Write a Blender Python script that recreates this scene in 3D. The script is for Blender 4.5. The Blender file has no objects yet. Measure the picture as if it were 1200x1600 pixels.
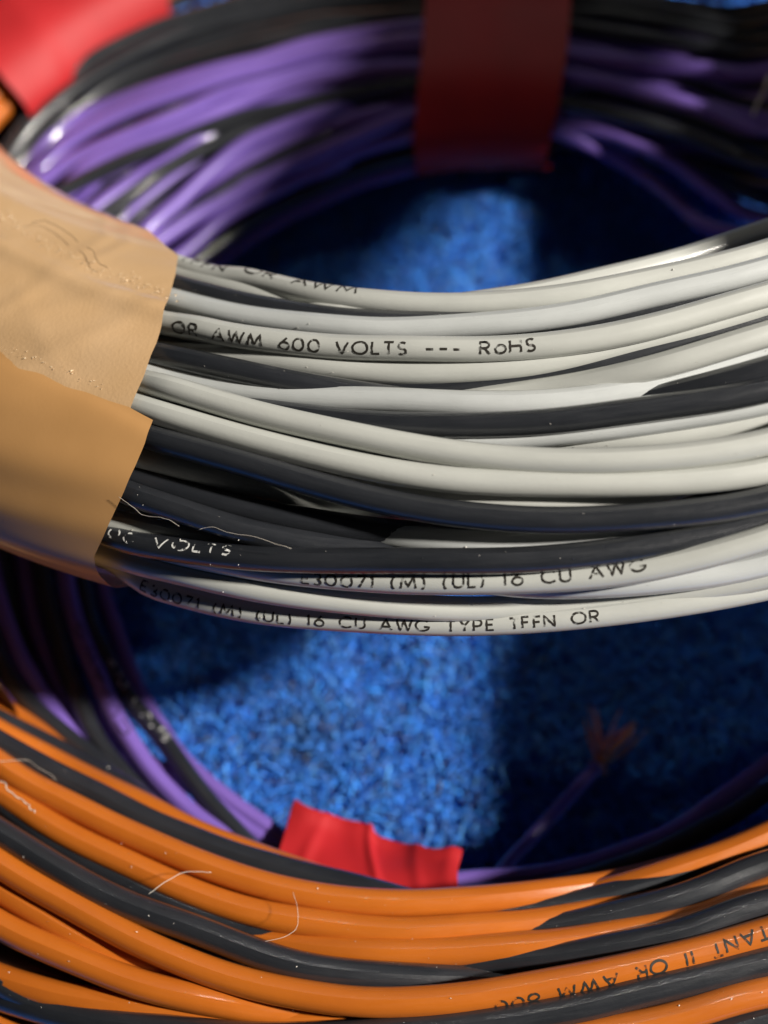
import bpy, math, random
import numpy as np
from mathutils import Vector

random.seed(7)
rng = np.random.default_rng(7)
MM = 0.001                                        # everything below is measured in millimetres
scn = bpy.context.scene
COL = scn.collection

# ------------------------------------------------------------------ camera
PITCH = math.radians(26.0)
FOC = 2000.0                                      # focal length in pixels of a 1200 px wide frame
DIST = 128.0                                      # focus distance, mm
fwd = np.array([0, math.sin(PITCH), -math.cos(PITCH)])
upv = np.array([0, math.cos(PITCH), math.sin(PITCH)])
rgt = np.array([1.0, 0, 0])
CAM = np.array([0, 0, 62.0]) - DIST * fwd
cd = bpy.data.cameras.new('camera')
cam = bpy.data.objects.new('camera', cd); COL.objects.link(cam)
cam.location = CAM * MM
cam.rotation_euler = (PITCH, 0, 0)
cd.sensor_fit = 'HORIZONTAL'; cd.sensor_width = 36.0; cd.lens = 36.0 * FOC / 1200.0
cd.clip_start = 0.005; cd.clip_end = 10.0
cd.dof.use_dof = True; cd.dof.focus_distance = (DIST + 2) * MM; cd.dof.aperture_fstop = 18.0
scn.camera = cam

# ------------------------------------------------------------------ world, lamp, exposure
w = bpy.data.worlds.new('World'); scn.world = w; w.use_nodes = True
w.node_tree.nodes['Background'].inputs[0].default_value = (0.85, 0.9, 1.0, 1)
w.node_tree.nodes['Background'].inputs[1].default_value = 0.008
AIM = np.array([10.0, 25.0, 10.0]); LAMP = AIM + 1200.0 * np.array([0.75, -0.10, 0.66])
ld = bpy.data.lights.new('room_lamp', 'AREA'); ld.shape = 'DISK'; ld.size = 0.075
ld.energy = 30.0; ld.color = (1.0, 0.94, 0.86)
lamp = bpy.data.objects.new('room_lamp', ld); COL.objects.link(lamp)
lamp.location = LAMP * MM
lamp.rotation_euler = Vector((AIM - LAMP).tolist()).to_track_quat('-Z', 'Y').to_euler()
ceil = bpy.data.lights.new('ceiling_lamp', 'AREA'); ceil.shape = 'DISK'; ceil.size = 0.04
ceil.energy = 1.7; ceil.color = (1.0, 0.96, 0.9)
cl = bpy.data.objects.new('ceiling_lamp', ceil); COL.objects.link(cl)
cl.location = (AIM + 1500.0 * np.array([0.0, 0.60, 0.79])) * MM
cl.rotation_euler = Vector((0.0, -0.60, -0.79)).to_track_quat('-Z', 'Y').to_euler()
scn.view_settings.view_transform = 'Standard'; scn.view_settings.look = 'None'
scn.view_settings.exposure = 0.0; scn.view_settings.gamma = 1.0
scn.render.engine = 'CYCLES'
scn.cycles.use_denoising = True
scn.cycles.max_bounces = 8

# ------------------------------------------------------------------ materials
def mat(name):
    m = bpy.data.materials.new(name); m.use_nodes = True
    nt = m.node_tree
    return m, nt, nt.nodes['Principled BSDF']

def node(nt, t, **kw):
    n = nt.nodes.new(t)
    for k, v in kw.items():
        if k.startswith('i_'):
            n.inputs[k[2:].replace('_', ' ')].default_value = v
        else:
            setattr(n, k, v)
    return n

def ramp(nt, src, stops):
    r = nt.nodes.new('ShaderNodeValToRGB')
    e = r.color_ramp.elements
    while len(e) < len(stops): e.new(0.5)
    for k, (p, c) in enumerate(stops):
        e[k].position = p
        e[k].color = c if len(c) == 4 else (*c, 1)
    nt.links.new(src, r.inputs[0])
    return r

def wire_mat(name, c, c2, rough=0.34, coat=0.35, streak=0.4, spec=0.5, bump=0.25):
    """nylon jacketed wire: uv.x runs along the wire in mm, uv.y once round it"""
    m, nt, b = mat(name)
    uv = node(nt, 'ShaderNodeUVMap', uv_map='along')
    oi = node(nt, 'ShaderNodeObjectInfo')
    off = node(nt, 'ShaderNodeVectorMath', operation='SCALE'); 
    comb = node(nt, 'ShaderNodeCombineXYZ')
    nt.links.new(oi.outputs['Random'], comb.inputs[0]); nt.links.new(oi.outputs['Random'], comb.inputs[1])
    nt.links.new(comb.outputs[0], off.inputs[0]); off.inputs['Scale'].default_value = 371.0
    add = node(nt, 'ShaderNodeVectorMath', operation='ADD')
    nt.links.new(uv.outputs[0], add.inputs[0]); nt.links.new(off.outputs[0], add.inputs[1])
    def noise(sx, sy, sc=1.0, det=4, rough_=0.6):
        mp = node(nt, 'ShaderNodeMapping'); mp.inputs['Scale'].default_value = (sx, sy, 1)
        nt.links.new(add.outputs[0], mp.inputs[0])
        n = node(nt, 'ShaderNodeTexNoise'); n.inputs['Scale'].default_value = sc
        n.inputs['Detail'].default_value = det; n.inputs['Roughness'].default_value = rough_
        nt.links.new(mp.outputs[0], n.inputs['Vector'])
        return n.outputs['Fac']
    big = noise(0.09, 1.6, 1.0, 3)
    fine = noise(0.25, 22.0, 1.0, 4, 0.65)           # lengthwise draw lines
    scuff = noise(1.1, 14.0, 1.0, 6, 0.75)
    mixf = ramp(nt, big, [(0.32, (0, 0, 0)), (0.7, (1, 1, 1))])
    mc = node(nt, 'ShaderNodeMix', data_type='RGBA')
    nt.links.new(mixf.outputs[0], mc.inputs[0])
    mc.inputs[6].default_value = (*c, 1); mc.inputs[7].default_value = (*c2, 1)
    # small pale scuffs with a shape of their own
    sc = ramp(nt, scuff, [(0.70, (0, 0, 0)), (0.80, (streak, streak, streak))])
    ms = node(nt, 'ShaderNodeMix', data_type='RGBA')
    nt.links.new(sc.outputs[0], ms.inputs[0]); nt.links.new(mc.outputs[2], ms.inputs[6])
    ms.inputs[7].default_value = tuple(min(1, 0.16 + 0.8 * x) for x in c) + (1,)
    nt.links.new(ms.outputs[2], b.inputs['Base Color'])
    rr = ramp(nt, fine, [(0.3, (rough - 0.08,) * 3), (0.75, (rough + 0.16,) * 3)])
    nt.links.new(rr.outputs[0], b.inputs['Roughness'])
    b.inputs['Specular IOR Level'].default_value = spec
    b.inputs['Coat Weight'].default_value = coat; b.inputs['Coat Roughness'].default_value = 0.09
    ad = node(nt, 'ShaderNodeMath', operation='ADD')
    nt.links.new(fine, ad.inputs[0]); nt.links.new(scuff, ad.inputs[1])
    bp = node(nt, 'ShaderNodeBump'); bp.inputs['Strength'].default_value = bump; bp.inputs['Distance'].default_value = 0.00006
    nt.links.new(ad.outputs[0], bp.inputs['Height'])
    nt.links.new(bp.outputs[0], b.inputs['Normal']); nt.links.new(bp.outputs[0], b.inputs['Coat Normal'])
    return m

M = {}
M['white'] = wire_mat('white_insulation', (0.54, 0.55, 0.51), (0.48, 0.49, 0.455), 0.36, 0.55, 0.3)
M['grey'] = wire_mat('pale_grey_insulation', (0.56, 0.58, 0.57), (0.48, 0.50, 0.49), 0.30, 0.8, 0.35)
M['black'] = wire_mat('black_insulation', (0.016, 0.018, 0.022), (0.026, 0.028, 0.033), 0.34, 1.0, 0.6, 0.4, 0.6)
M['orange'] = wire_mat('orange_insulation', (0.53, 0.140, 0.013), (0.47, 0.118, 0.011), 0.36, 0.7, 0.25)
M['purple'] = wire_mat('purple_insulation', (0.22, 0.13, 0.50), (0.18, 0.105, 0.43), 0.34, 1.0, 0.15)

def print_mat(name, c, lo, hi):
    m, nt, b = mat(name)
    b.inputs['Base Color'].default_value = (*c, 1); b.inputs['Roughness'].default_value = 0.5
    tc = node(nt, 'ShaderNodeTexCoord')
    n = node(nt, 'ShaderNodeTexNoise'); n.inputs['Scale'].default_value = 1500.0; n.inputs['Detail'].default_value = 3
    nt.links.new(tc.outputs['Object'], n.inputs['Vector'])
    r = ramp(nt, n.outputs['Fac'], [(lo, (0, 0, 0)), (hi, (1, 1, 1))])
    nt.links.new(r.outputs[0], b.inputs['Alpha'])
    return m
M['ink'] = print_mat('black_ink', (0.03, 0.026, 0.02), 0.33, 0.47)
M['ink_white'] = print_mat('white_ink', (0.75, 0.75, 0.72), 0.47, 0.56)

def tape_mat(name, c, c2, rough, grain, coat=0.0, trans=0.0):
    m, nt, b = mat(name)
    tc = node(nt, 'ShaderNodeTexCoord')
    n = node(nt, 'ShaderNodeTexNoise'); n.inputs['Scale'].default_value = 90.0; n.inputs['Detail'].default_value = 4
    n2 = node(nt, 'ShaderNodeTexNoise'); n2.inputs['Scale'].default_value = 2600.0; n2.inputs['Detail'].default_value = 3
    nt.links.new(tc.outputs['Object'], n.inputs['Vector']); nt.links.new(tc.outputs['Object'], n2.inputs['Vector'])
    mc = node(nt, 'ShaderNodeMix', data_type='RGBA')
    r = ramp(nt, n.outputs['Fac'], [(0.35, (0, 0, 0)), (0.68, (1, 1, 1))])
    nt.links.new(r.outputs[0], mc.inputs[0]); mc.inputs[6].default_value = (*c, 1); mc.inputs[7].default_value = (*c2, 1)
    nt.links.new(mc.outputs[2], b.inputs['Base Color'])
    b.inputs['Roughness'].default_value = rough
    b.inputs['Coat Weight'].default_value = coat; b.inputs['Coat Roughness'].default_value = 0.12
    bp = node(nt, 'ShaderNodeBump'); bp.inputs['Strength'].default_value = grain; bp.inputs['Distance'].default_value = 0.00008
    nt.links.new(n2.outputs['Fac'], bp.inputs['Height']); nt.links.new(bp.outputs[0], b.inputs['Normal'])
    return m
M['tan_gloss'] = tape_mat('tan_tape_glossy', (0.70, 0.46, 0.25), (0.63, 0.40, 0.20), 0.36, 0.32, 1.0)
M['tan'] = tape_mat('tan_tape_smooth', (0.58, 0.31, 0.115), (0.52, 0.275, 0.10), 0.42, 0.06, 0.3)
M['red'] = tape_mat('red_tape', (0.46, 0.010, 0.014), (0.40, 0.008, 0.011), 0.62, 0.08, 0.0)
m, nt, b = mat('clear_adhesive'); M['adhesive'] = m
b.inputs['Base Color'].default_value = (0.78, 0.62, 0.42, 1); b.inputs['Roughness'].default_value = 0.18
m, nt, b = mat('copper'); M['copper'] = m
b.inputs['Base Color'].default_value = (0.85, 0.36, 0.16, 1); b.inputs['Metallic'].default_value = 1.0; b.inputs['Roughness'].default_value = 0.35
m, nt, b = mat('lint_fibre'); M['lint'] = m
b.inputs['Base Color'].default_value = (0.75, 0.68, 0.58, 1); b.inputs['Roughness'].default_value = 0.4
m, nt, b = mat('brown_hair'); M['hair'] = m
b.inputs['Base Color'].default_value = (0.10, 0.05, 0.02, 1); b.inputs['Roughness'].default_value = 0.5
m, nt, b = mat('dust'); M['dust'] = m
b.inputs['Base Color'].default_value = (0.7, 0.66, 0.6, 1); b.inputs['Roughness'].default_value = 0.6

m, nt, b = mat('blue_carpet_yarn'); M['yarn'] = m
at = node(nt, 'ShaderNodeVertexColor', layer_name='shade')
nt.links.new(at.outputs[0], b.inputs['Base Color'])
b.inputs['Roughness'].default_value = 0.75
b.inputs['Sheen Weight'].default_value = 0.1; b.inputs['Sheen Roughness'].default_value = 0.4
m, nt, b = mat('blue_carpet_backing'); M['backing'] = m
tc = node(nt, 'ShaderNodeTexCoord'); n = node(nt, 'ShaderNodeTexNoise'); n.inputs['Scale'].default_value = 700.0
nt.links.new(tc.outputs['Object'], n.inputs['Vector'])
r = ramp(nt, n.outputs['Fac'], [(0.3, (0.012, 0.07, 0.32)), (0.7, (0.03, 0.18, 0.65))])
nt.links.new(r.outputs[0], b.inputs['Base Color']); b.inputs['Roughness'].default_value = 0.9

# ------------------------------------------------------------------ mesh helpers
def mesh_obj(name, V, F, material, parent=None, smooth=True, uv=None, colour=None):
    me = bpy.data.meshes.new(name)
    V = np.asarray(V, float) * MM
    me.from_pydata(V.tolist(), [], F if isinstance(F, list) else F.tolist())
    if smooth: me.polygons.foreach_set('use_smooth', [True] * len(me.polygons))
    if uv is not None:
        lay = me.uv_layers.new(name='along')
        li = np.empty(len(me.loops), int); me.loops.foreach_get('vertex_index', li)
        lay.data.foreach_set('uv', np.asarray(uv, float)[li].ravel())
    if colour is not None:
        ca = me.color_attributes.new('shade', 'FLOAT_COLOR', 'POINT')
        ca.data.foreach_set('color', np.asarray(colour, float).ravel())
    me.materials.append(material)
    o = bpy.data.objects.new(name, me); COL.objects.link(o)
    if parent is not None: o.parent = parent
    return o

def tag(o, label=None, cat=None, group=None, kind=None):
    if label: o['label'] = label
    if cat: o['category'] = cat
    if group: o['group'] = group
    if kind: o['kind'] = kind
    return o

def empty(name, loc_mm):
    o = bpy.data.objects.new(name, None); COL.objects.link(o)
    o.empty_display_size = 0.01
    return o        # stays at the world origin so that children keep world coordinates

def frames(P, closed):
    T = np.roll(P, -1, 0) - np.roll(P, 1, 0) if closed else np.gradient(P, axis=0)
    T /= np.linalg.norm(T, axis=1)[:, None]
    return T

def tube(name, P, r, material, parent=None, sides=12, closed=False, ref=(0, 0, 1), caps=True):
    P = np.asarray(P, float); n = len(P)
    T = frames(P, closed)
    R = np.tile(np.asarray(ref, float), (n, 1)) if np.ndim(ref) == 1 else ref
    B = np.cross(T, R); B /= np.linalg.norm(B, axis=1)[:, None]
    N = np.cross(B, T)
    r = np.broadcast_to(np.asarray(r, float), (n,))
    seg = np.linalg.norm(np.diff(P, axis=0), axis=1)
    s = np.r_[0, np.cumsum(seg)]
    if closed:                                        # repeat first row so that uv does not wrap back
        P = np.r_[P, P[:1]]; N = np.r_[N, N[:1]]; B = np.r_[B, B[:1]]; r = np.r_[r, r[:1]]
        s = np.r_[s, s[-1] + np.linalg.norm(P[-1] - P[-2])]; n += 1
    a = np.linspace(0, 2 * math.pi, sides + 1)
    V = P[:, None] + r[:, None, None] * (np.cos(a)[None, :, None] * N[:, None] + np.sin(a)[None, :, None] * B[:, None])
    uv = np.stack(np.broadcast_arrays(s[:, None], (a / (2 * math.pi))[None, :]), -1)
    k = sides + 1
    i, j = np.meshgrid(np.arange(n - 1), np.arange(sides), indexing='ij')
    q = np.stack([i * k + j, (i + 1) * k + j, (i + 1) * k + j + 1, i * k + j + 1], -1).reshape(-1, 4)
    F = q.tolist()
    if caps and not closed:
        F.append([j for j in range(sides)]); F.append([(n - 1) * k + j for j in range(sides)][::-1])
    return mesh_obj(name, V.reshape(-1, 3), F, material, parent, uv=uv.reshape(-1, 2))

def grid(name, V, material, parent=None, thick=0.0):
    """V: (n,m,3) sheet; thick > 0 adds a back and rims"""
    n, m_ = V.shape[:2]
    i, j = np.meshgrid(np.arange(n - 1), np.arange(m_ - 1), indexing='ij')
    F = np.stack([i * m_ + j, (i + 1) * m_ + j, (i + 1) * m_ + j + 1, i * m_ + j + 1], -1).reshape(-1, 4).tolist()
    VV = V.reshape(-1, 3)
    if thick:
        du = np.gradient(V, axis=0); dv = np.gradient(V, axis=1)
        N = np.cross(du, dv); N /= np.linalg.norm(N, axis=2)[..., None] + 1e-9
        o = n * m_
        back = (V - N * thick).reshape(-1, 3)
        VV = np.r_[VV, back]
        F += [[a + o for a in f[::-1]] for f in F]
        rim = [(a, 0) for a in range(n)] + [(n - 1, b) for b in range(1, m_)] + [(a, m_ - 1) for a in range(n - 2, -1, -1)] + [(0, b) for b in range(m_ - 2, 0, -1)]
        rim = [a * m_ + b for a, b in rim]
        for a, b in zip(rim, rim[1:] + rim[:1]): F.append([b, a, a + o, b + o])
    return mesh_obj(name, VV, F, material, parent)

def ray(px, py):
    return fwd + rgt * (px - 600) / FOC + upv * (800 - py) / FOC
def project(P):
    q = np.asarray(P) - CAM
    d = q @ fwd
    return 600 + FOC * (q @ rgt) / d, 800 - FOC * (q @ upv) / d

# ------------------------------------------------------------------ a coil of wire
NPH = 480
class Coil:
    """ring of radius R round O, tilted so that its near side is raised; oval bundle a x b"""
    def __init__(s, O, R, tilt, a, b, d, roll=0.0, rise=0.0, rise_from=55.0, rise_to=110.0, loose=False):
        s.loose = loose                             # raised side stretched up from the carpet so no light leaks under
        s.rise = (rise, rise_from, rise_to)         # unseen right side raised out of the ring's plane for the shadow it casts
        s.O = np.array(O, float); s.R = R; s.a = a; s.b = b; s.d = d
        t = math.radians(tilt); q = math.radians(roll)
        s.ey = np.array([0, math.cos(t), -math.sin(t)]); s.n = np.array([0, math.sin(t), math.cos(t)])
        s.ex = np.array([math.cos(q), 0, 0]) + s.n * math.sin(q)
        s.n = np.cross(s.ex, s.ey)
    def coords(s, P):
        q = P - s.O
        x, y, h = q @ s.ex, q @ s.ey, q @ s.n
        return np.arctan2(y, x), np.hypot(x, y) - s.R, h
    def point(s, ph, rho, h):
        ph, rho, h = np.broadcast_arrays(ph, rho, h)
        k = (s.R + rho)[..., None]
        P = s.O + k * (np.cos(ph)[..., None] * s.ex + np.sin(ph)[..., None] * s.ey) + h[..., None] * s.n
        if s.rise[0]:
            q = np.clip((P[..., 0] - s.rise[1]) / (s.rise[2] - s.rise[1]), 0, 1)
            f = np.clip((P[..., 2] - 3.0) / 22.0, 0, 1.3) if s.loose else 1.0
            P = P + np.array([0, 0, 1.0]) * (s.rise[0] * q * q * (3 - 2 * q) * f)[..., None]
        return P
    def hit(s, px, py, lift=0.0, sink=0.0):
        """first point of the pixel's ray on the bundle's surface grown by lift (or the nearest point to it where the
        ray passes by), then moved away from the eye by sink"""
        k = ray(px, py); t = np.arange(70, 330, 0.2)
        P = CAM + t[:, None] * k
        ph, rho, h = s.coords(P)
        g = np.hypot(rho / (s.a + lift), h / (s.b + lift))
        ins = np.nonzero(g < 1)[0]
        i = ins[0] if len(ins) else int(np.argmin(g))
        ph, rho, h = s.coords(P[i] + k / np.linalg.norm(k) * sink)
        return ph, rho, h, g[i]
    def clamp(s, rho, h, lim):
        g = np.hypot(rho / s.a, h / s.b)
        f = np.where(g > lim, lim / np.maximum(g, 1e-6), 1)
        return rho * f, h * f

def smooth_periodic(v, sig_deg):
    n = len(v); k = np.arange(-n // 2, n // 2)
    g = np.exp(-0.5 * (k * 360.0 / n / sig_deg) ** 2); g /= g.sum()
    return np.real(np.fft.ifft(np.fft.fft(v) * np.fft.fft(np.fft.ifftshift(g))))

PH = np.linspace(0, 2 * math.pi, NPH, endpoint=False)

def strand(c, ctrl, sig=2.6):
    """ctrl: list of (phi, rho, h); returns the closed centre line, sampled at PH"""
    ctrl = sorted(ctrl)
    ph = np.array([q[0] for q in ctrl]); rho = np.array([q[1] for q in ctrl]); h = np.array([q[2] for q in ctrl])
    ph3 = np.r_[ph - 2 * math.pi, ph, ph + 2 * math.pi]
    rr = smooth_periodic(np.interp(PH, ph3, np.tile(rho, 3)), sig)
    hh = smooth_periodic(np.interp(PH, ph3, np.tile(h, 3)), sig)
    rr = rr + smooth_periodic(rng.normal(0, 1, NPH), 2.5) * 0.45; hh = hh + smooth_periodic(rng.normal(0, 1, NPH), 2.5) * 0.35   # slight kinks
    return c.point(PH, rr, hh), rr, hh

def build_coil(c, traces, root, palette, hidden, sig=2.0, spread=(5, 185), tape_arcs=(), levels=(1.0, 0.80), squeeze=0.96):
    """traces: list of (colour, lift list or number, [(px,py),...]); hidden: inner turns that show in gaps"""
    r = c.d / 2
    data = []
    for colour, lift, pts in traces:
        n = len(pts)
        if np.ndim(lift) == 2: L = np.interp([p[0] for p in pts], [q[0] for q in lift], [q[1] for q in lift])
        else: L = np.broadcast_to(lift, (n,)) if np.ndim(lift) == 0 else np.interp(np.linspace(0, 1, n), np.linspace(0, 1, len(lift)), lift)
        ctrl = []
        for (px, py), l in zip(pts, L):
            ph, rho, h, g = c.hit(px, py, -r, -(1.5 if l < 0 else 1.0) * l * c.d)
            ctrl.append((ph % (2 * math.pi), rho, h))
        ps = np.unwrap([q[0] for q in ctrl])
        if ps[0] > ps[-1]: ps = ps[::-1]; ctrl = ctrl[::-1]; pts = pts[::-1]; L = L[::-1]
        psi = math.degrees(np.mean([math.atan2(q[2] / c.b, -q[1] / c.a) for q in ctrl]))
        data.append([colour, ctrl, ps, psi, np.array(L, float), pts])
    order = np.argsort([q[3] for q in data])
    lines = [None] * len(data)
    for rank, i in enumerate(order):
        colour, ctrl, ps, psi, L, pts = data[i]
        lo, hi = ps.min(), ps.max()
        # a turn that goes out of sight within the picture dives below the others for a while
        dg = math.pi / 180
        for end, sg in ((0, -1), (-1, 1)):
            if 25 < pts[end][0] < 1175 and 25 < pts[end][1] < 1575:
                p, rho, h = ps[end], ctrl[end if end == 0 else len(ps) - 1][1], ctrl[end if end == 0 else len(ps) - 1][2]
                for dq, f in ((6, 0.86), (14, 0.74), (24, 0.74)):
                    ctrl.append(((p + sg * dq * dg) % (2 * math.pi), rho * f, h * f))
                if sg < 0: lo = p - 24 * dg
                else: hi = p + 24 * dg
        # outside the traced stretch the turn wanders round its own place in the bundle
        base = math.radians(spread[0] + (spread[1] - spread[0]) * (rank + 0.5) / len(order))
        gap = 2 * math.pi - (hi - lo)
        kk = max(3, int(gap / math.radians(24)))
        lev = levels[0] if rank % 2 else levels[1]
        for q in range(1, kk):
            p = hi + gap * q / kk
            ang = base + rng.normal(0, 0.05)
            A, B = (c.a - r) * lev, (c.b - r) * lev
            ctrl.append((p % (2 * math.pi), -A * math.cos(ang), B * math.sin(ang)))
        P, rr, hh = strand(c, ctrl, sig)
        lines[i] = (0, 0, rr, hh)
    hid = []
    for k in range(hidden):
        lev = (0.48, 0.24, 0.88)[k % 3]
        base = 2 * math.pi * ((k * 0.618034) % 1.0)
        if lev > 0.7: base = math.radians(228 + 84 * ((k * 0.618034) % 1.0))   # underside turns
        ctrl = []
        ph0 = rng.uniform(0, 6.28)
        for q in range(14):
            ang = base + rng.normal(0, 0.16)
            A, B = (c.a - r) * lev, (c.b - r) * lev
            ctrl.append(((ph0 + q * 2 * math.pi / 14) % (2 * math.pi), -A * math.cos(ang), B * math.sin(ang)))
        P, rr, hh = strand(c, ctrl, 5)
        hid.append((0, 0, rr, hh))
    top = list(range(len(lines)))
    res = [q[2:] for q in lines + hid]
    for p0, p1 in tape_arcs:                                  # squeezed together under a wrap of tape
        u = ((PH - p0) % (2 * math.pi)) / ((p1 - p0) % (2 * math.pi))
        wgt = np.where(u <= 1, np.clip(np.minimum(u, 1 - u) / 0.12, 0, 1), 0); wgt = wgt * wgt * (3 - 2 * wgt)
        for k, (rho, h) in enumerate(res):
            g = np.hypot(rho / (c.a - r), h / (c.b - r))
            f = 1 - wgt * (1 - np.minimum(1, squeeze / np.maximum(g, 1e-6)))
            res[k] = (rho * f, h * f)
    out = [None] * len(data)
    for k, i in enumerate(top):
        P = c.point(PH, *res[k])
        out[i] = (tube('wire', P, r, M[data[i][0]], root, 14, True, ref=c.n), P)
    for k in range(len(hid)):
        P = c.point(PH, *res[len(top) + k])
        tube('wire', P[::2], r, M[palette[k % len(palette)]], root, 8, True, ref=c.n)
    return out

# ------------------------------------------------------------------ carpet
CW = 0.9
sheet = mesh_obj('carpet', [(-450, -400, 0), (450, -400, 0), (450, 500, 0), (-450, 500, 0)], [[0, 1, 2, 3]], M['backing'])
tag(sheet, 'blue looped pile carpet under the wire coils', 'carpet', kind='structure')

def carpet_pile():
    def spots(step, keep):
        xs = np.arange(-80, 100, step); ys = np.arange(-75, 165, step)
        X, Y = np.meshgrid(xs, ys); X = X.ravel(); Y = Y.ravel()
        k = keep(np.hypot(X - 14, Y - 32))
        return X[k] + rng.normal(0, 0.3 * step, k.sum()), Y[k] + rng.normal(0, 0.3 * step, k.sum())
    X1, Y1 = spots(0.56, lambda q: q < 64); X2, Y2 = spots(2.0, lambda q: q >= 64)
    X = np.r_[X1, X2]; Y = np.r_[Y1, Y2]; big = np.r_[np.ones(len(X1)), np.full(len(X2), 3.0)]
    n = len(X)
    seg, sides = 3, 3
    # tufts lean together in clumps a few millimetres across
    def field(sc, k):
        f = np.zeros(n)
        for q in range(7):
            an = rng.uniform(0, 6.28); fr = sc * rng.uniform(0.6, 1.6)
            f += np.sin((X * math.cos(an) + Y * math.sin(an)) * fr + rng.uniform(0, 6.28))
        return f / 2.6 * k
    clump = field(1.5, 1.0)
    lean = np.c_[field(1.3, 0.45), field(1.3, 0.45)] + rng.normal(0, 0.35, (n, 2)); curl = rng.normal(0, 1.1, (n, 2))
    L = rng.uniform(2.0, 3.6, n) + 0.55 * clump + 0.3 * field(0.35, 1)
    L = np.maximum(L, 1.2)
    rad = rng.uniform(0.13, 0.26, n) * big
    t = np.linspace(0, 1, seg + 1)
    cx = X[:, None] + L[:, None] * (lean[:, :1] * t + curl[:, :1] * 0.5 * t ** 2 * np.cos(3.2 * t))
    cy = Y[:, None] + L[:, None] * (lean[:, 1:] * t + curl[:, 1:] * 0.5 * t ** 2 * np.cos(3.2 * t))
    cz = -0.2 + L[:, None] * (t - 0.15 * t ** 3)
    rr = rad[:, None] * np.array([0.9, 1.05, 1.0, 0.5])
    a = np.linspace(0, 2 * math.pi, sides, endpoint=False)[None, None] + rng.uniform(0, 6, n)[:, None, None]
    V = np.stack([cx[..., None] + rr[..., None] * np.cos(a), cy[..., None] + rr[..., None] * np.sin(a), np.broadcast_to(cz[..., None], cx.shape + (sides,))], -1)
    V = V.reshape(-1, 3)
    per = (seg + 1) * sides
    f = []
    for i in range(seg):
        for j in range(sides):
            f.append([i * sides + j, i * sides + (j + 1) % sides, (i + 1) * sides + (j + 1) % sides, (i + 1) * sides + j])
    f = np.array(f)
    F = (f[None] + (np.arange(n) * per)[:, None, None]).reshape(-1, 4)
    base = np.array([0.035, 0.27, 0.95])
    k = (rng.uniform(0.6, 1.25, n) + 0.10 * clump)[:, None]
    col = base * k + rng.normal(0, 0.006, (n, 3))
    pale = rng.uniform(0, 1, n) < 0.10
    col[pale] = np.array([0.12, 0.42, 0.95]) * rng.uniform(0.8, 1.15, (pale.sum(), 1))
    # two old stains with greenish dirt and a few yellowish crumbs
    for sx, sy, sr, amt in ((-11, -5, 6.5, 0.75), (3, 4, 3.0, 0.5), (-16, 84, 5, 0.45)):
        g = np.exp(-((X - sx) ** 2 + (Y - sy) ** 2) / (2 * (sr * 0.6) ** 2)) * rng.uniform(0.2, 1, n)
        g = (g * amt)[:, None]
        col = col * (1 - g) + np.array([0.035, 0.085, 0.13]) * g
    yel = rng.uniform(0, 1, n) < 0.004
    col[yel] = (0.30, 0.27, 0.10)
    col = np.clip(col, 0.004, 1)
    colv = np.repeat(np.c_[col, np.ones(n)], per, 0)
    o = mesh_obj('carpet_pile', V, F, M['yarn'], colour=colv)
    tag(o, 'bright blue short carpet tufts inside the coils', 'carpet pile', kind='stuff')
carpet_pile()

# ------------------------------------------------------------------ the three coils
RW, RO_, RF, RT = 50.0, 30.0, 50.0, 100.0  # rise of the unseen right sides, added to darken the right
white = Coil((18, 123, 37), 112.4, 10, 22, 13.5, 2.65, roll=8, rise=RW)
orange = Coil((12, 56, 21), 100.6, 5, 14, 9, 3.1, roll=5, rise=RO_, rise_from=RF, rise_to=RT)
purple = Coil((14, 32, 13.5), 76.8, 0, 19, 10, 2.6, roll=6, rise=27, rise_from=54, rise_to=86, loose=True)  # unseen right side stretched tall to block the lamp

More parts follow.
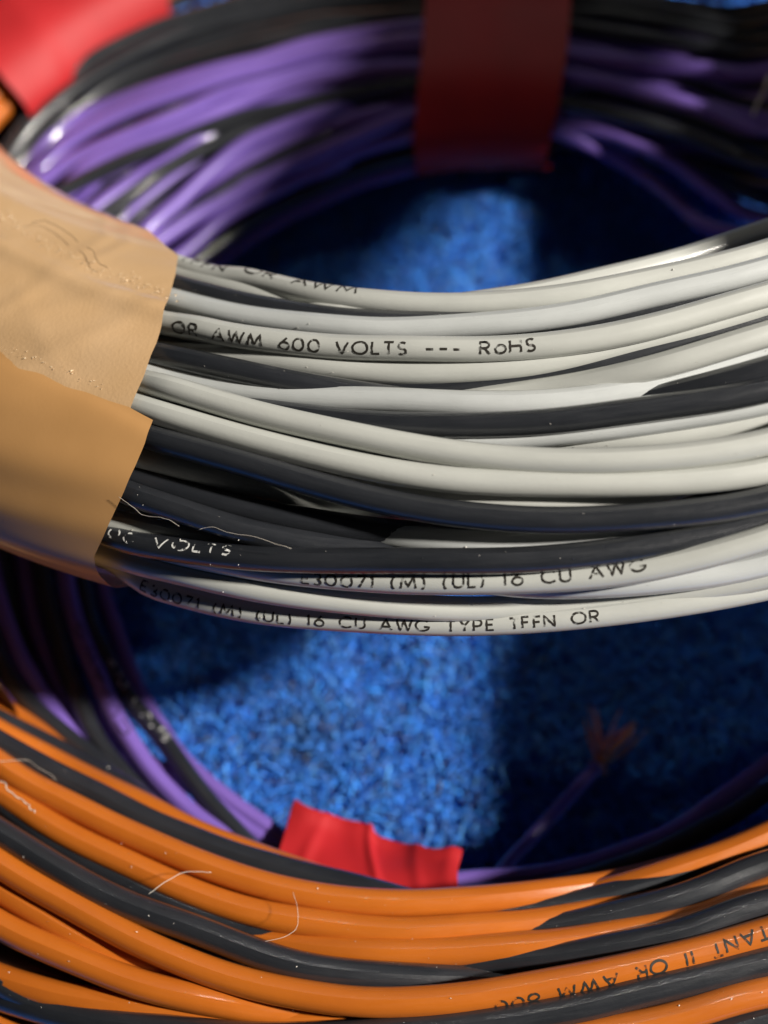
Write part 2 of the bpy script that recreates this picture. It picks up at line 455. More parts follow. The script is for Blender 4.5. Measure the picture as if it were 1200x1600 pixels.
WT = [
 # colour, lift in wire diameters, pixels along the centre line
 ('white', 0.0, [(150,352),(280,408),(400,439),(500,463),(600,474),(696,479),(783,473),(900,460),(1025,434),(1200,392)]),
 ('white', -0.6, [(480,488),(600,488),(700,481),(850,455),(1025,414),(1200,357)]),
 ('white', -0.85, [(200,402),(270,428),(330,446),(400,466),(480,488)]),
 ('black', [(200, -.25), (400, -.3), (600, -.5), (800, -.8)], [(200,418),(273,447),(367,473),(467,492),(600,504),(700,506),(800,500)]),
 ('grey', [(200, -.45), (400, -.35), (600, -.2), (1200, -.2)], [(200,448),(277,472),(367,494),(467,508),(600,515),(696,512),(783,505),(900,486),(1025,462),(1200,420)]),
 ('black', -0.8, [(600,530),(700,525),(850,508),(1025,479),(1200,434)]),
 ('white', 0.25, [(180,470),(257,496),(367,526),(467,540),(600,547),(696,550),(783,546),(850,539),(900,532),(1025,508),(1200,457)]),
 ('white', -0.6, [(430,564),(500,574),(600,583),(696,585),(783,577),(900,557),(1025,526),(1200,478)]),
 ('black', [(180, .1), (400, 0), (500, -.25), (600, -.6), (783, -1.3)], [(180,530),(243,550),(333,569),(400,584),(500,605),(600,621),(696,633),(783,642)]),
 ('black', -1.2, [(190,520),(240,535),(367,553),(480,576),(600,600)]),
 ('grey', [(170, -.6), (400, -.5), (600, -.3), (850, -.3), (950, -.5), (1025, -.8), (1200, -1)], [(170,568),(233,585),(333,602),(400,613),(500,622),(600,627),(696,632),(783,634),(850,632),(1025,610),(1200,555)]),
 ('white', 0.3, [(150,572),(220,591),(297,612),(363,634),(430,653),(500,668),(587,688),(675,704),(762,715),(850,719),(1025,713),(1200,696)]),
 ('white', [(600, -1.4), (800, -1.1), (900, -.7), (1000, -.1), (1200, .15)], [(600,642),(696,634),(760,625),(850,612),(930,596),(1025,575),(1200,520)]),
 ('black', -1.0, [(650,605),(700,601),(850,585),(1025,547),(1200,494)]),
 ('black', [(880, -1.5), (980, -1), (1054, -.5), (1200, .1)], [(880,650),(980,634),(1054,616),(1112,601),(1200,573)]),
 ('black', [-0.5, -0.3, -0.1, -0.05, 0.0], [(430,640),(500,656),(587,664),(675,667),(762,663),(850,657),(940,648),(1025,637),(1200,612)]),
 ('grey', -0.55, [(700,690),(780,683),(850,675),(940,667),(1025,657),(1110,645),(1200,629)]),
 ('white', -1.0, [(640,684),(700,688),(780,693),(850,692),(967,686),(1054,675),(1140,662),(1200,650)]),
 ('black', -1.3, [(980,705),(1054,692),(1140,677),(1200,668)]),
 ('white', -0.9, [(370,618),(430,634),(500,648),(560,654),(620,652),(700,648)]),
 ('white', 0.1, [(150,616),(230,640),(297,657),(363,677),(430,694),(530,717),(587,729),(675,743),(762,752),(850,756),(1025,755),(1200,741)]),
 ('black', -1.3, [(300,688),(350,700),(430,722),(500,739),(600,759),(700,772),(800,777),(900,780),(1000,778),(1100,772),(1200,764)]),
 ('white', [-0.95, -0.6, -0.5, -0.5, -0.6, -1.0], [(590,765),(640,773),(700,779),(762,784),(850,786),(940,783),(1000,776),(1060,766)]),
 ('black', 0.3, [(150,662),(230,683),(330,709),(430,739),(530,768),(587,783),(675,800),(762,812),(850,817),(937,815),(1025,808),(1110,797),(1200,783)]),
 ('white', [(150, -.35), (330, -.5), (430, -1.1), (560, -1.7)], [(150,700),(213,718),(300,735),(363,750),(430,766),(500,783),(560,800)]),
 ('grey', [(400, -1.6), (500, -1.2), (600, -.8), (700, -.6), (1200, -.6)], [(400,795),(500,818),(560,830),(675,842),(762,847),(850,845),(937,838),(1025,829),(1110,817),(1200,800)]),
 ('black', [(150, -.75), (397, -.6), (587, -.7), (675, -1.2)], [(150,727),(215,745),(297,770),(397,796),(497,817),(587,831),(675,840)]),
 ('black', [(130, .1), (263, 0), (397, -.1), (463, -.25), (600, -.9)], [(130,748),(190,768),(263,786),(330,810),(397,831),(463,846),(530,856),(600,864)]),
 ('white', [(110, -.3), (230, -.4), (300, -.6), (430, -.9)], [(110,800),(173,813),(230,826),(300,843),(363,855),(430,866)]),
 ('black', [0.1, 0.15, 0.2, 0.2, 0.1, -0.1, -0.5], [(100,830),(163,843),(230,853),(330,865),(430,871),(530,875),(675,877),(762,876),(850,873),(937,867),(1025,855),(1112,837),(1200,815)]),
 ('white', [(260, -.4), (400, -.2), (500, -.05), (850, .05), (1200, .15)], [(260,866),(330,876),(400,888),(450,895),(500,902),(587,908),(675,910),(762,910),(850,906),(937,899),(1025,886),(1112,868),(1200,841),(1300,808),(1420,760)]),
 ('white', 0.05, [(100,862),(200,880),(263,890),(330,904),(430,921),(500,931),(587,941),(675,948),(762,951),(850,949),(937,941),(1025,932),(1112,917),(1200,900),(1300,873),(1420,830)]),
 ('grey', -0.35, [(850,925),(937,917),(1025,908),(1112,896),(1200,880),(1300,850),(1420,805)]),
 ('white', 0.05, [(90,866),(163,893),(230,916),(297,933),(363,947),(430,958),(530,969),(587,974),(675,978),(762,977),(850,972),(937,962),(1025,950),(1112,937),(1200,918),(1300,890),(1420,846)]),
]
OT = [
 ('orange', -1.2, [(-40,1078),(15,1112),(50,1138),(80,1165),(110,1195)]),
 ('black', -0.95, [(-40,1108),(0,1130),(50,1153),(100,1180),(150,1208),(210,1240)]),
 ('orange', [(-40, -.5), (300, -.5), (450, -.6), (600, -.9)], [(-40,1124),(0,1146),(75,1180),(150,1220),(225,1261),(300,1298),(375,1330),(450,1358),(525,1380),(600,1398)]),
 ('black', [(-40, 0), (300, .05), (450, -.15), (590, -.6)], [(-40,1146),(0,1165),(75,1203),(150,1241),(225,1280),(300,1314),(375,1340),(450,1362),(525,1380),(590,1394)]),
 ('orange', [(-40, .15), (600, .25), (750, .2), (900, 0), (1050, -.6), (1200, -.9)], [(-40,1172),(0,1194),(75,1236),(150,1276),(225,1312),(300,1344),(375,1369),(450,1389),(525,1402),(600,1409),(675,1411),(750,1408),(825,1400),(900,1388),(975,1370),(1050,1358),(1125,1339),(1200,1312)]),
 ('black', [(400, -.9), (600, -.7), (900, -.5), (1050, -.45), (1200, -.55)], [(400,1396),(480,1421),(540,1434),(600,1440),(675,1440),(750,1435),(825,1425),(900,1411),(975,1395),(1050,1378),(1125,1354),(1200,1328)]),
 ('orange', [(0, -.4), (50, -.2), (300, -.15), (600, -.2), (800, -.4), (1050, -.8), (1200, -.9)], [(0,1240),(50,1273),(100,1302),(200,1348),(300,1392),(375,1416),(450,1436),(525,1449),(600,1456),(675,1456),(750,1450),(825,1442),(900,1430),(975,1414),(1050,1398),(1125,1378),(1200,1345)]),
 ('black', [(-40, -.5), (300, -.5), (600, -.8), (800, -.7), (1050, -.2), (1200, -.2)], [(-40,1215),(0,1246),(75,1300),(150,1347),(225,1388),(300,1423),(375,1447),(450,1461),(525,1469),(600,1473),(675,1471),(750,1465),(825,1456),(900,1445),(975,1430),(1050,1409),(1125,1381),(1200,1343)]),
 ('black', [(-40, .4), (300, .4), (525, .2), (675, -.4), (740, -.8)], [(-40,1274),(0,1301),(75,1350),(150,1389),(225,1423),(300,1453),(375,1484),(450,1506),(525,1520),(600,1528),(675,1531),(740,1530)]),
 ('orange', [(400, -.8), (525, -.4), (700, -.35), (900, -.4), (1100, -.45), (1200, -.45)], [(400,1467),(475,1483),(525,1488),(600,1490),(675,1486),(750,1481),(825,1475),(900,1468),(975,1456),(1050,1444),(1125,1421),(1200,1380)]),
 ('black', [(500, -.9), (650, -.8), (850, -.4), (1050, 0), (1200, .05)], [(500,1502),(600,1509),(675,1507),(750,1503),(825,1497),(900,1488),(975,1475),(1050,1461),(1125,1439),(1200,1410)]),
 ('orange', -1.3, [(560,1505),(620,1515),(675,1521),(750,1519),(825,1512),(900,1503),(975,1490),(1050,1475)]),
 ('orange', 0.3, [(-40,1320),(0,1346),(75,1392),(150,1437),(225,1478),(300,1507),(375,1533),(450,1550),(525,1558),(600,1562),(675,1561),(750,1556),(825,1546),(900,1533),(975,1515),(1050,1496),(1125,1475),(1200,1450)]),
 ('orange', [(-40, -.2), (150, -.2), (360, -.8)], [(-40,1368),(0,1394),(75,1436),(150,1479),(225,1512),(300,1537),(360,1553)]),
 ('orange', [(-40, .2), (225, .15), (375, -.1), (525, -.8)], [(-40,1430),(0,1450),(75,1484),(150,1516),(225,1541),(300,1559),(375,1572),(450,1582),(525,1588)]),
 ('black', -0.7, [(-40,1480),(0,1500),(50,1520),(100,1538),(160,1554)]),
 ('orange', [(-40, 0), (150, -.1), (300, -.35), (700, -.6)], [(-40,1520),(0,1532),(75,1550),(150,1568),(225,1580),(300,1588),(375,1593),(450,1595),(525,1595),(600,1594),(700,1590)]),
 ('black', 0.2, [(-40,1547),(0,1560),(75,1578),(150,1594),(225,1606),(300,1614),(375,1619),(450,1621),(525,1619),(600,1614),(675,1607),(750,1598),(825,1587),(900,1574),(975,1557),(1050,1540),(1125,1520),(1200,1496)]),
 ('orange', 0.15, [(0,1602),(75,1624),(150,1644),(300,1665),(450,1670),(600,1660),(700,1650),(825,1634),(900,1621),(975,1606),(1050,1589),(1125,1569),(1200,1546)]),
 ('black', -0.2, [(600,1690),(825,1668),(975,1640),(1050,1624),(1125,1606),(1200,1584)]),
 ('orange', -0.1, [(600,1720),(900,1690),(1050,1655),(1200,1614)]),
 ('black', -0.2, [(0,1650),(150,1690),(300,1710),(500,1715)]),
]
PT = [
 ('purple', -0.1, [(158,880),(161,925),(184,1007),(225,1097),(277,1176),(337,1236),(394,1277),(442,1307)]),
 ('purple', -0.5, [(300,1225),(350,1268),(400,1306),(440,1325)]),
 ('black', 0.1, [(116,850),(124,899),(150,1000),(187,1071),(240,1139),(285,1203),(330,1258),(375,1308)]),
 ('purple', 0.1, [(95,850),(105,906),(128,1000),(159,1075),(195,1150),(251,1225),(290,1262),(345,1305)]),
 ('black', -0.2, [(60,850),(68,906),(90,1000),(118,1090),(148,1150),(180,1198),(225,1245)]),
 ('purple', -0.2, [(-25,850),(-10,900),(10,970),(28,1019),(56,1075),(90,1128),(125,1165)]),
 ('black', 0.15, [(-30,950),(-8,1010),(20,1070),(52,1110),(94,1144),(139,1172),(180,1210)]),
 ('purple', -0.1, [(-30,1020),(0,1065),(30,1097),(62,1128),(100,1163),(140,1197),(190,1238)]),
 # far arc
 ('black', -0.3, [(20,262),(60,225),(150,140),(250,95),(350,66),(480,38),(640,22),(780,20),(900,48),(1050,68),(1200,100)]),
 ('black', -0.2, [(40,205),(100,150),(200,82),(320,38),(450,8),(600,-8),(760,-12)]),
 ('black', -0.4, [(70,145),(150,85),(260,35),(380,2),(500,-22),(640,-35)]),
 ('black', -0.3, [(820,-5),(950,10),(1080,28),(1200,60),(1300,110)]),
 ('black', -0.5, [(60,245),(120,185),(200,135),(300,95),(400,70),(520,42)]),
 ('black', -0.6, [(50,180),(110,120),(200,66),(300,28),(420,-2)]),
 ('purple', 0.1, [(30,295),(57,270),(100,227),(183,180),(250,155),(333,127),(423,102),(496,83),(560,72),(640,64),(770,70),(900,90),(1033,103),(1200,127)]),
 ('purple', -0.3, [(90,200),(150,170),(250,137),(333,110),(420,90),(520,62),(640,45),(800,45)]),
 ('purple', 0.1, [(40,298),(70,277),(133,240),(217,208),(283,180),(345,150),(420,132)]),
 ('purple', 0.0, [(130,262),(200,232),(280,203),(350,172),(408,146),(481,122),(569,108),(656,107),(770,108),(900,120),(1033,153),(1200,217)]),
 ('black', 0.15, [(60,330),(100,300),(173,261),(263,227),(293,214),(366,190),(452,169),(554,146),(656,134),(770,136),(880,164),(1000,190),(1200,270)]),
 ('purple', -0.2, [(70,345),(115,288),(150,275),(230,240)]),
 ('black', 0.0, [(120,365),(160,335),(213,300),(283,250),(360,213),(430,190),(520,172)]),
 ('purple', 0.05, [(110,365),(155,322),(213,280),(280,245)]),
 ('purple', 0.15, [(170,420),(215,375),(283,313),(333,263),(383,223),(430,200),(500,180)]),
 ('purple', -0.2, [(330,280),(379,254),(423,230),(467,213),(520,196),(600,172)]),
 ('black', -0.1, [(250,370),(297,333),(343,303),(387,273),(430,250),(500,222)]),
 ('purple', 0.1, [(200,412),(257,370),(317,330),(383,297),(423,274),(510,235),(583,200),(640,180),(750,176),(873,207),(1000,270),(1100,360)]),
 ('purple', -0.1, [(380,290),(437,268),(525,246),(598,222),(660,204),(800,190),(967,213),(1067,267),(1167,343)]),
 ('purple', 0.0, [(240,430),(290,393),(333,353),(383,320),(433,297),(520,262)]),
 ('black', 0.1, [(270,440),(317,397),(343,377),(410,337),(452,315),(507,288),(580,258),(680,238),(800,238)]),
 ('purple', -0.3, [(300,440),(350,402),(420,352),(500,312),(600,275),(720,250)]),
 ('black', -0.7, [(110,150),(170,108),(250,70),(340,46),(480,20),(620,5)]),
 ('black', -0.8, [(130,100),(230,52),(360,18),(500,-5),(640,-18)]),
 ('black', -0.5, [(860,22),(1000,32),(1100,48),(1200,82)]),
 ('black', -0.4, [(860,-8),(1000,2),(1100,14),(1200,42)]),
 ('black', -0.6, [(900,-28),(1100,-12),(1200,10),(1300,40)]),
 ('black', -0.6, [(900,-60),(1100,-42),(1200,-22),(1300,5)]),
 # near arc right, in deep shade
 ('purple', 0.0, [(680,1378),(760,1377),(850,1368),(950,1340),(1050,1300),(1130,1250),(1200,1190)]),
 ('black', 0.0, [(720,1395),(850,1385),(980,1350),(1100,1300),(1200,1235)]),
]

coil_white = tag(empty('wire_coil', (0, 0, 0)), 'coil of white and black printed wires bound with tan tape, lying on top', 'wire coil', 'coils of wire')
coil_orange = tag(empty('wire_coil', (0, 0, 0)), 'coil of orange and black wires across the bottom of the picture', 'wire coil', 'coils of wire')
coil_purple = tag(empty('wire_coil', (0, 0, 0)), 'coil of purple and black wires lowest on the blue carpet', 'wire coil', 'coils of wire')

# ------------------------------------------------------------------ tape
def edge_line(c, pts, lift):
    """pixels -> (psi, phi) on the bundle surface; psi 0 = inner side, 90 = top, 180 = outer side (degrees)"""
    q = []
    for px, py in pts:
        ph, rho, h, g = c.hit(px, py, lift)
        q.append((math.degrees(math.atan2(h / c.b, -rho / c.a)), ph % (2 * math.pi)))
    return np.array(q)

def tape_points(c, psi, phi, lift):
    a_, b_ = c.a + lift, c.b + lift
    return c.point(phi, -a_ * np.cos(np.radians(psi)), b_ * np.sin(np.radians(psi)))

def gauss(x, s): return np.exp(-0.5 * (x / s) ** 2)

WR_UP = edge_line(white, [(281, 392), (275, 430), (262, 480), (245, 540), (226, 590), (205, 640)], 0.4)
WR_LO = edge_line(white, [(238, 658), (226, 695), (213, 730), (196, 768), (180, 800), (163, 838), (150, 866)], 0.7)
SEAM = edge_line(white, [(-60, 526), (0, 550), (60, 572), (140, 606), (190, 632), (238, 658)], 0.7)
CREASE = edge_line(white, [(-60, 362), (0, 384), (70, 418), (140, 450), (200, 470), (262, 490)], 0.4)
RESID = edge_line(white, [(-60, 300), (0, 334), (60, 372), (110, 400), (170, 425), (230, 447), (268, 462)], 0.6)
PH_TAN = float(WR_UP[:, 1].mean())
TAN_W = math.radians(29)

def interp_line(L, x, ix=0):
    k = np.argsort(L[:, ix]); return np.interp(x, L[k, ix], L[k, 1 - ix])

def line_at_phi(L, phi):
    k = np.argsort(L[:, 1]); x, y = L[k, 1], L[k, 0]
    sl = (y[-1] - y[0]) / (x[-1] - x[0])
    v = np.interp(phi, x, y)
    return v + np.where(phi < x[0], (phi - x[0]) * sl * 0.4, 0)

ARC_TAN = (PH_TAN - TAN_W + 0.02, PH_TAN + 0.05)
W = build_coil(white, WT, coil_white, ['black', 'white', 'black', 'white', 'black'], 34, tape_arcs=[ARC_TAN])

def tan_tape():
    # first wrap: runs from under the inner side up to below the second wrap's edge
    psi = np.linspace(-100, 150, 170)[:, None]
    u = np.linspace(0, 1, 60)[None]
    pe = interp_line(WR_UP, psi) - 0.0045 * np.maximum(WR_UP[:, 0].min() + 4 - psi, 0)
    phi = pe - u * TAN_W
    lift = 0.45 + 0.10 * np.sin(np.radians(psi * 11) + 3 * u) * np.clip((150 - psi) / 60, 0, 1) + 0.06 * np.sin(np.radians(psi * 23) - 5 * u)
    d = psi - line_at_phi(CREASE, phi)
    lift = lift + 0.55 * gauss(d, 2.6) + 0.22 * gauss(d - 16, 7) - 0.15 * gauss(d + 10, 5) + 0.12 * gauss(d + 24, 5)
    for wc, ws, wa, wd in ((40, 300, .10, 2.5), (58, 210, .08, 2.0), (100, 150, .10, 3.0), (112, -120, .07, 2.2), (84, 90, .06, 1.8)):   # pulled wrinkles
        lift = lift + wa * gauss(psi - wc - ws * (u - 0.15), wd) * gauss(u - 0.18, 0.16)
    V = tape_points(white, psi, phi, lift)
    tp = grid('tape', V, M['tan_gloss'], coil_white, 0.0)
    tp['label'] = 'shiny light tan first wrap of the tape'
    # second wrap laps over it, its straight cut edge running along the wires
    v = np.linspace(0, 1, 140)[:, None]; u = np.linspace(0, 1, 60)[None]
    psi0 = np.full(u.shape, SEAM[:, 0].mean())
    for _ in range(6): psi0 = line_at_phi(SEAM, interp_line(WR_LO, psi0) - u * (TAN_W + 0.01))
    psi = psi0 + v * (262 - psi0)
    pe = interp_line(WR_LO, psi)
    phi = pe - u * (TAN_W + 0.01)
    lift = 0.85 + 0.10 * np.sin(np.radians(psi * 8 + 40) + 2 * u) + 0.07 * np.sin(np.radians(psi * 19) - 4 * u) - 0.30 * gauss(v, 0.015)
    lift = lift + 0.3 * gauss(psi - 172, 10) - 0.2 * gauss(psi - 150, 12)
    V = tape_points(white, psi, phi, lift)
    tp = grid('tape', V, M['tan'], coil_white, 0.0)
    tp['label'] = 'smooth darker tan second wrap of the tape'
    # crumbled glue along two lines of the tape
    def crumbs(line, off, wid, n, name, lo, hi):
        Vs, Fs = [], []
        for _ in range(n):
            uu = rng.uniform(lo, hi)
            ph = PH_TAN + 0.01 - uu * math.radians(20)
            ps = line_at_phi(line, np.array([ph]))[0] + off + rng.normal(0, wid)
            p0 = tape_points(white, np.array([ps]), np.array([ph]), np.array([0.62]))[0]
            k = len(Vs); sz = rng.uniform(0.02, 0.06)
            for q in range(5):
                Vs.append(p0 + rng.normal(0, 1, 3) * sz * np.array([1.5, 1, 0.9]))
            Fs += [[k, k + 1, k + 2], [k, k + 2, k + 3], [k + 1, k + 3, k + 4], [k + 2, k + 1, k + 4], [k, k + 3, k + 1]]
        o = mesh_obj(name, Vs, Fs, M['adhesive'], coil_white, smooth=False); o['kind'] = 'stuff'
    crumbs(RESID, 0, 1.3, 420, 'glue_residue', -0.02, 1.0)
    crumbs(SEAM, -1.5, 0.6, 130, 'glue_residue', 0.05, 1.0)
tan_tape()

def red_wrap(c, root, left, right, psi0, psi1, lift0, fold, name='tape', n=(120, 60)):
    Le = edge_line(c, left, lift0); Re = edge_line(c, right, lift0)
    psi = np.linspace(psi0, psi1, n[0])[:, None]; u = np.linspace(0, 1, n[1])[None]
    pl = interp_line(Le, psi); pr = interp_line(Re, psi)
    phi = pl + ((pr - pl + math.pi) % (2 * math.pi) - math.pi) * u
    V = tape_points(c, psi, phi, lift0 + fold(psi, u))
    return grid(name, V, M['red'], root, 0.0), Le, Re

def fold_a(psi, u):
    return 0.12 * np.sin(np.radians(psi * 9) + 2 * u) + 0.25 * gauss(u - 0.32 - (psi - 90) * 0.001, 0.05) + 0.15 * np.sin(u * 9 + np.radians(psi * 2)) + 2.6 * gauss(psi - 30, 38)
def fold_b(psi, u):
    return 0.15 * np.sin(np.radians(psi * 8) + 1 * u) + 0.2 * gauss(u - 0.55, 0.1)
tO, LO, RO = red_wrap(orange, coil_orange, [(-60, 70), (0, 135), (35, 185), (64, 225)], [(252, -60), (255, 0), (256, 40), (252, 72)], -60, 230, 0.6, fold_a)
tP, LP_, RP_ = red_wrap(purple, coil_purple, [(665, 0), (660, 80), (652, 160), (645, 225)], [(892, 0), (886, 80), (872, 170), (852, 248)], -70, 235, 1.5, fold_b)
OR_TAN = edge_line(orange, [(44, 1104), (30, 1080), (0, 1060)], 0.5)

def near_tape():
    Le = edge_line(purple, [(452, 1278), (444, 1300), (436, 1330)], 0.7); Re = edge_line(purple, [(716, 1360), (716, 1380), (716, 1392)], 0.7)
    u = np.linspace(0, 1, 170)[None]; v = np.linspace(0, 1, 130)[:, None]
    pe = 12 + 4 * np.sin(u * 7 + 1) + 1.5 * np.sin(u * 17)      # crumpled free edge
    psi = pe + (190 - pe) * v ** 1.3
    d = psi - pe
    phi = interp_line(Le, psi) + (interp_line(Re, psi) - interp_line(Le, psi)) * u
    curl_ = 2.1 - 1.2 * u + 0.35 * np.sin(u * 7 + 0.4) + 0.12 * np.sin(u * 15 + 2)
    ns = np.interp(np.linspace(0, 1, 170), np.linspace(0, 1, 24), rng.normal(0, 1, 24))[None]
    lift = 0.7 + curl_ * np.exp(-d / 10) + 0.30 * gauss(d - 2, 2.5) - 0.4 * gauss(d - 20, 8) + 0.10 * np.sin(np.radians(psi * 14)) + 0.05 * ns * np.exp(-d / 9)
    lift = lift + 0.75 * gauss(u - 0.46 - d * 0.0030, 0.020) * np.exp(-d / 40) + 0.45 * gauss(u - 0.40 - d * 0.004, 0.05) * np.exp(-d / 25) + 0.25 * gauss(u - 0.2 + d * 0.002, 0.03) + 0.2 * gauss(u - 0.74 - d * 0.002, 0.03)
    lift = lift + 0.6 * gauss(u - 0.95, 0.04) * np.exp(-d / 30)
    phi = phi + 0.012 * np.sin(d * 0.2 + 1) * np.exp(-d / 12) * (u - 0.5)
    grid('tape', tape_points(purple, psi, phi, lift), M['red'], coil_purple, 0.12)
    return Le, Re
LN, RN = near_tape()

def arc(A, B):
    m0 = A[:, 1].mean(); m1 = B[:, 1].mean()
    if (m1 - m0) % (2 * math.pi) > math.pi: m0, m1 = m1, m0
    return (m0 - 0.03, m1 + 0.03)
Og = build_coil(orange, OT, coil_orange, ['black', 'orange', 'black', 'orange'], 30, tape_arcs=[arc(LO, RO)])
Pu = build_coil(purple, PT, coil_purple, ['black', 'purple', 'black', 'purple'], 40, tape_arcs=[arc(LP_, RP_), arc(LN, RN)], levels=(0.66, 0.46), squeeze=1.08)

# tan wrap on the orange coil, most of it outside the picture on the left
def orange_tan():
    psi = np.linspace(-80, 240, 90)[:, None]; u = np.linspace(0, 1, 40)[None]
    p1 = OR_TAN[:, 1].max()
    phi = p1 - math.radians(3.5) - 0.001 * (psi - 20) - u * math.radians(24)
    lift = 0.7 + 0.12 * np.sin(np.radians(psi * 9) + 2 * u)
    grid('tape', tape_points(orange, psi, phi, lift), M['tan'], coil_orange)
orange_tan()

# ------------------------------------------------------------------ printing on the wires
def arc_pts(cx, cy, rx, ry, a0, a1, n=12):
    return [(cx + rx * math.cos(math.radians(a)), cy + ry * math.sin(math.radians(a))) for a in np.linspace(a0, a1, n)]
O_ = arc_pts(.5, .5, .5, .5, 90, 450, 22)
GL = {  # strokes in a box one unit high, and the advance
 'O': ([O_], 1.0), '0': ([arc_pts(.36, .5, .36, .5, 90, 450, 20)], .72), 'o': ([arc_pts(.33, .33, .33, .33, 90, 450, 16)], .66),
 'R': ([[(0, 0), (0, 1), (.3, 1)] + arc_pts(.3, .74, .26, .26, 90, -90, 9) + [(0, .48)], [(.25, .48), (.6, 0)]], .6),
 'P': ([[(0, 0), (0, 1), (.3, 1)] + arc_pts(.3, .72, .27, .28, 90, -90, 9) + [(0, .44)]], .58),
 'A': ([[(0, 0), (.43, 1), (.86, 0)], [(.15, .33), (.71, .33)]], .86), 'W': ([[(0, 1), (.28, 0), (.56, .95), (.84, 0), (1.12, 1)]], 1.12),
 'M': ([[(0, 0), (.15, 1), (.5, .15), (.85, 1), (1, 0)]], 1.0), 'N': ([[(0, 0), (0, 1), (.72, 0), (.72, 1)]], .72),
 '6': ([[(.5, 1), (.12, .5)] + arc_pts(.36, .32, .33, .32, 150, 510, 16)], .7), 'V': ([[(0, 1), (.4, 0), (.8, 1)]], .8),
 'L': ([[(0, 1), (0, 0), (.46, 0)]], .46), 'T': ([[(0, 1), (.6, 1)], [(.3, 1), (.3, 0)]], .6),
 'S': ([arc_pts(.27, .74, .24, .26, 40, 270, 9) + arc_pts(.27, .24, .25, .24, 90, -140, 9)], .54),
 '-': ([[(.05, .42), (.5, .42)]], .55), 'H': ([[(0, 0), (0, 1)], [(.68, 0), (.68, 1)], [(0, .52), (.68, .52)]], .68),
 'I': ([[(.05, 0), (.05, 1)]], .1), 'E': ([[(.48, 0), (0, 0), (0, 1), (.48, 1)], [(0, .52), (.42, .52)]], .48),
 'F': ([[(0, 0), (0, 1), (.46, 1)], [(0, .52), (.4, .52)]], .46),
 '3': ([arc_pts(.25, .75, .25, .25, 140, -90, 9) + arc_pts(.25, .25, .28, .25, 90, -140, 9)], .55),
 '7': ([[(0, 1), (.58, 1), (.15, 0)]], .58), '1': ([[(0, .82), (.16, 1), (.16, 0)]], .22),
 '(': ([arc_pts(.45, .45, .42, .68, 130, 230, 9)], .28), ')': ([arc_pts(-.18, .45, .42, .68, 50, -50, 9)], .28),
 'U': ([[(0, 1), (0, .33)] + arc_pts(.33, .33, .33, .33, 180, 360, 10) + [(.66, 1)]], .66),
 'C': ([arc_pts(.5, .5, .5, .5, 45, 315, 14)], .86), 'G': ([arc_pts(.5, .5, .5, .5, 45, 345, 15) + [(.6, .38)]], 1.0),
 'Y': ([[(0, 1), (.36, .5), (.72, 1)], [(.36, .5), (.36, 0)]], .72), ' ': ([], .55),
}
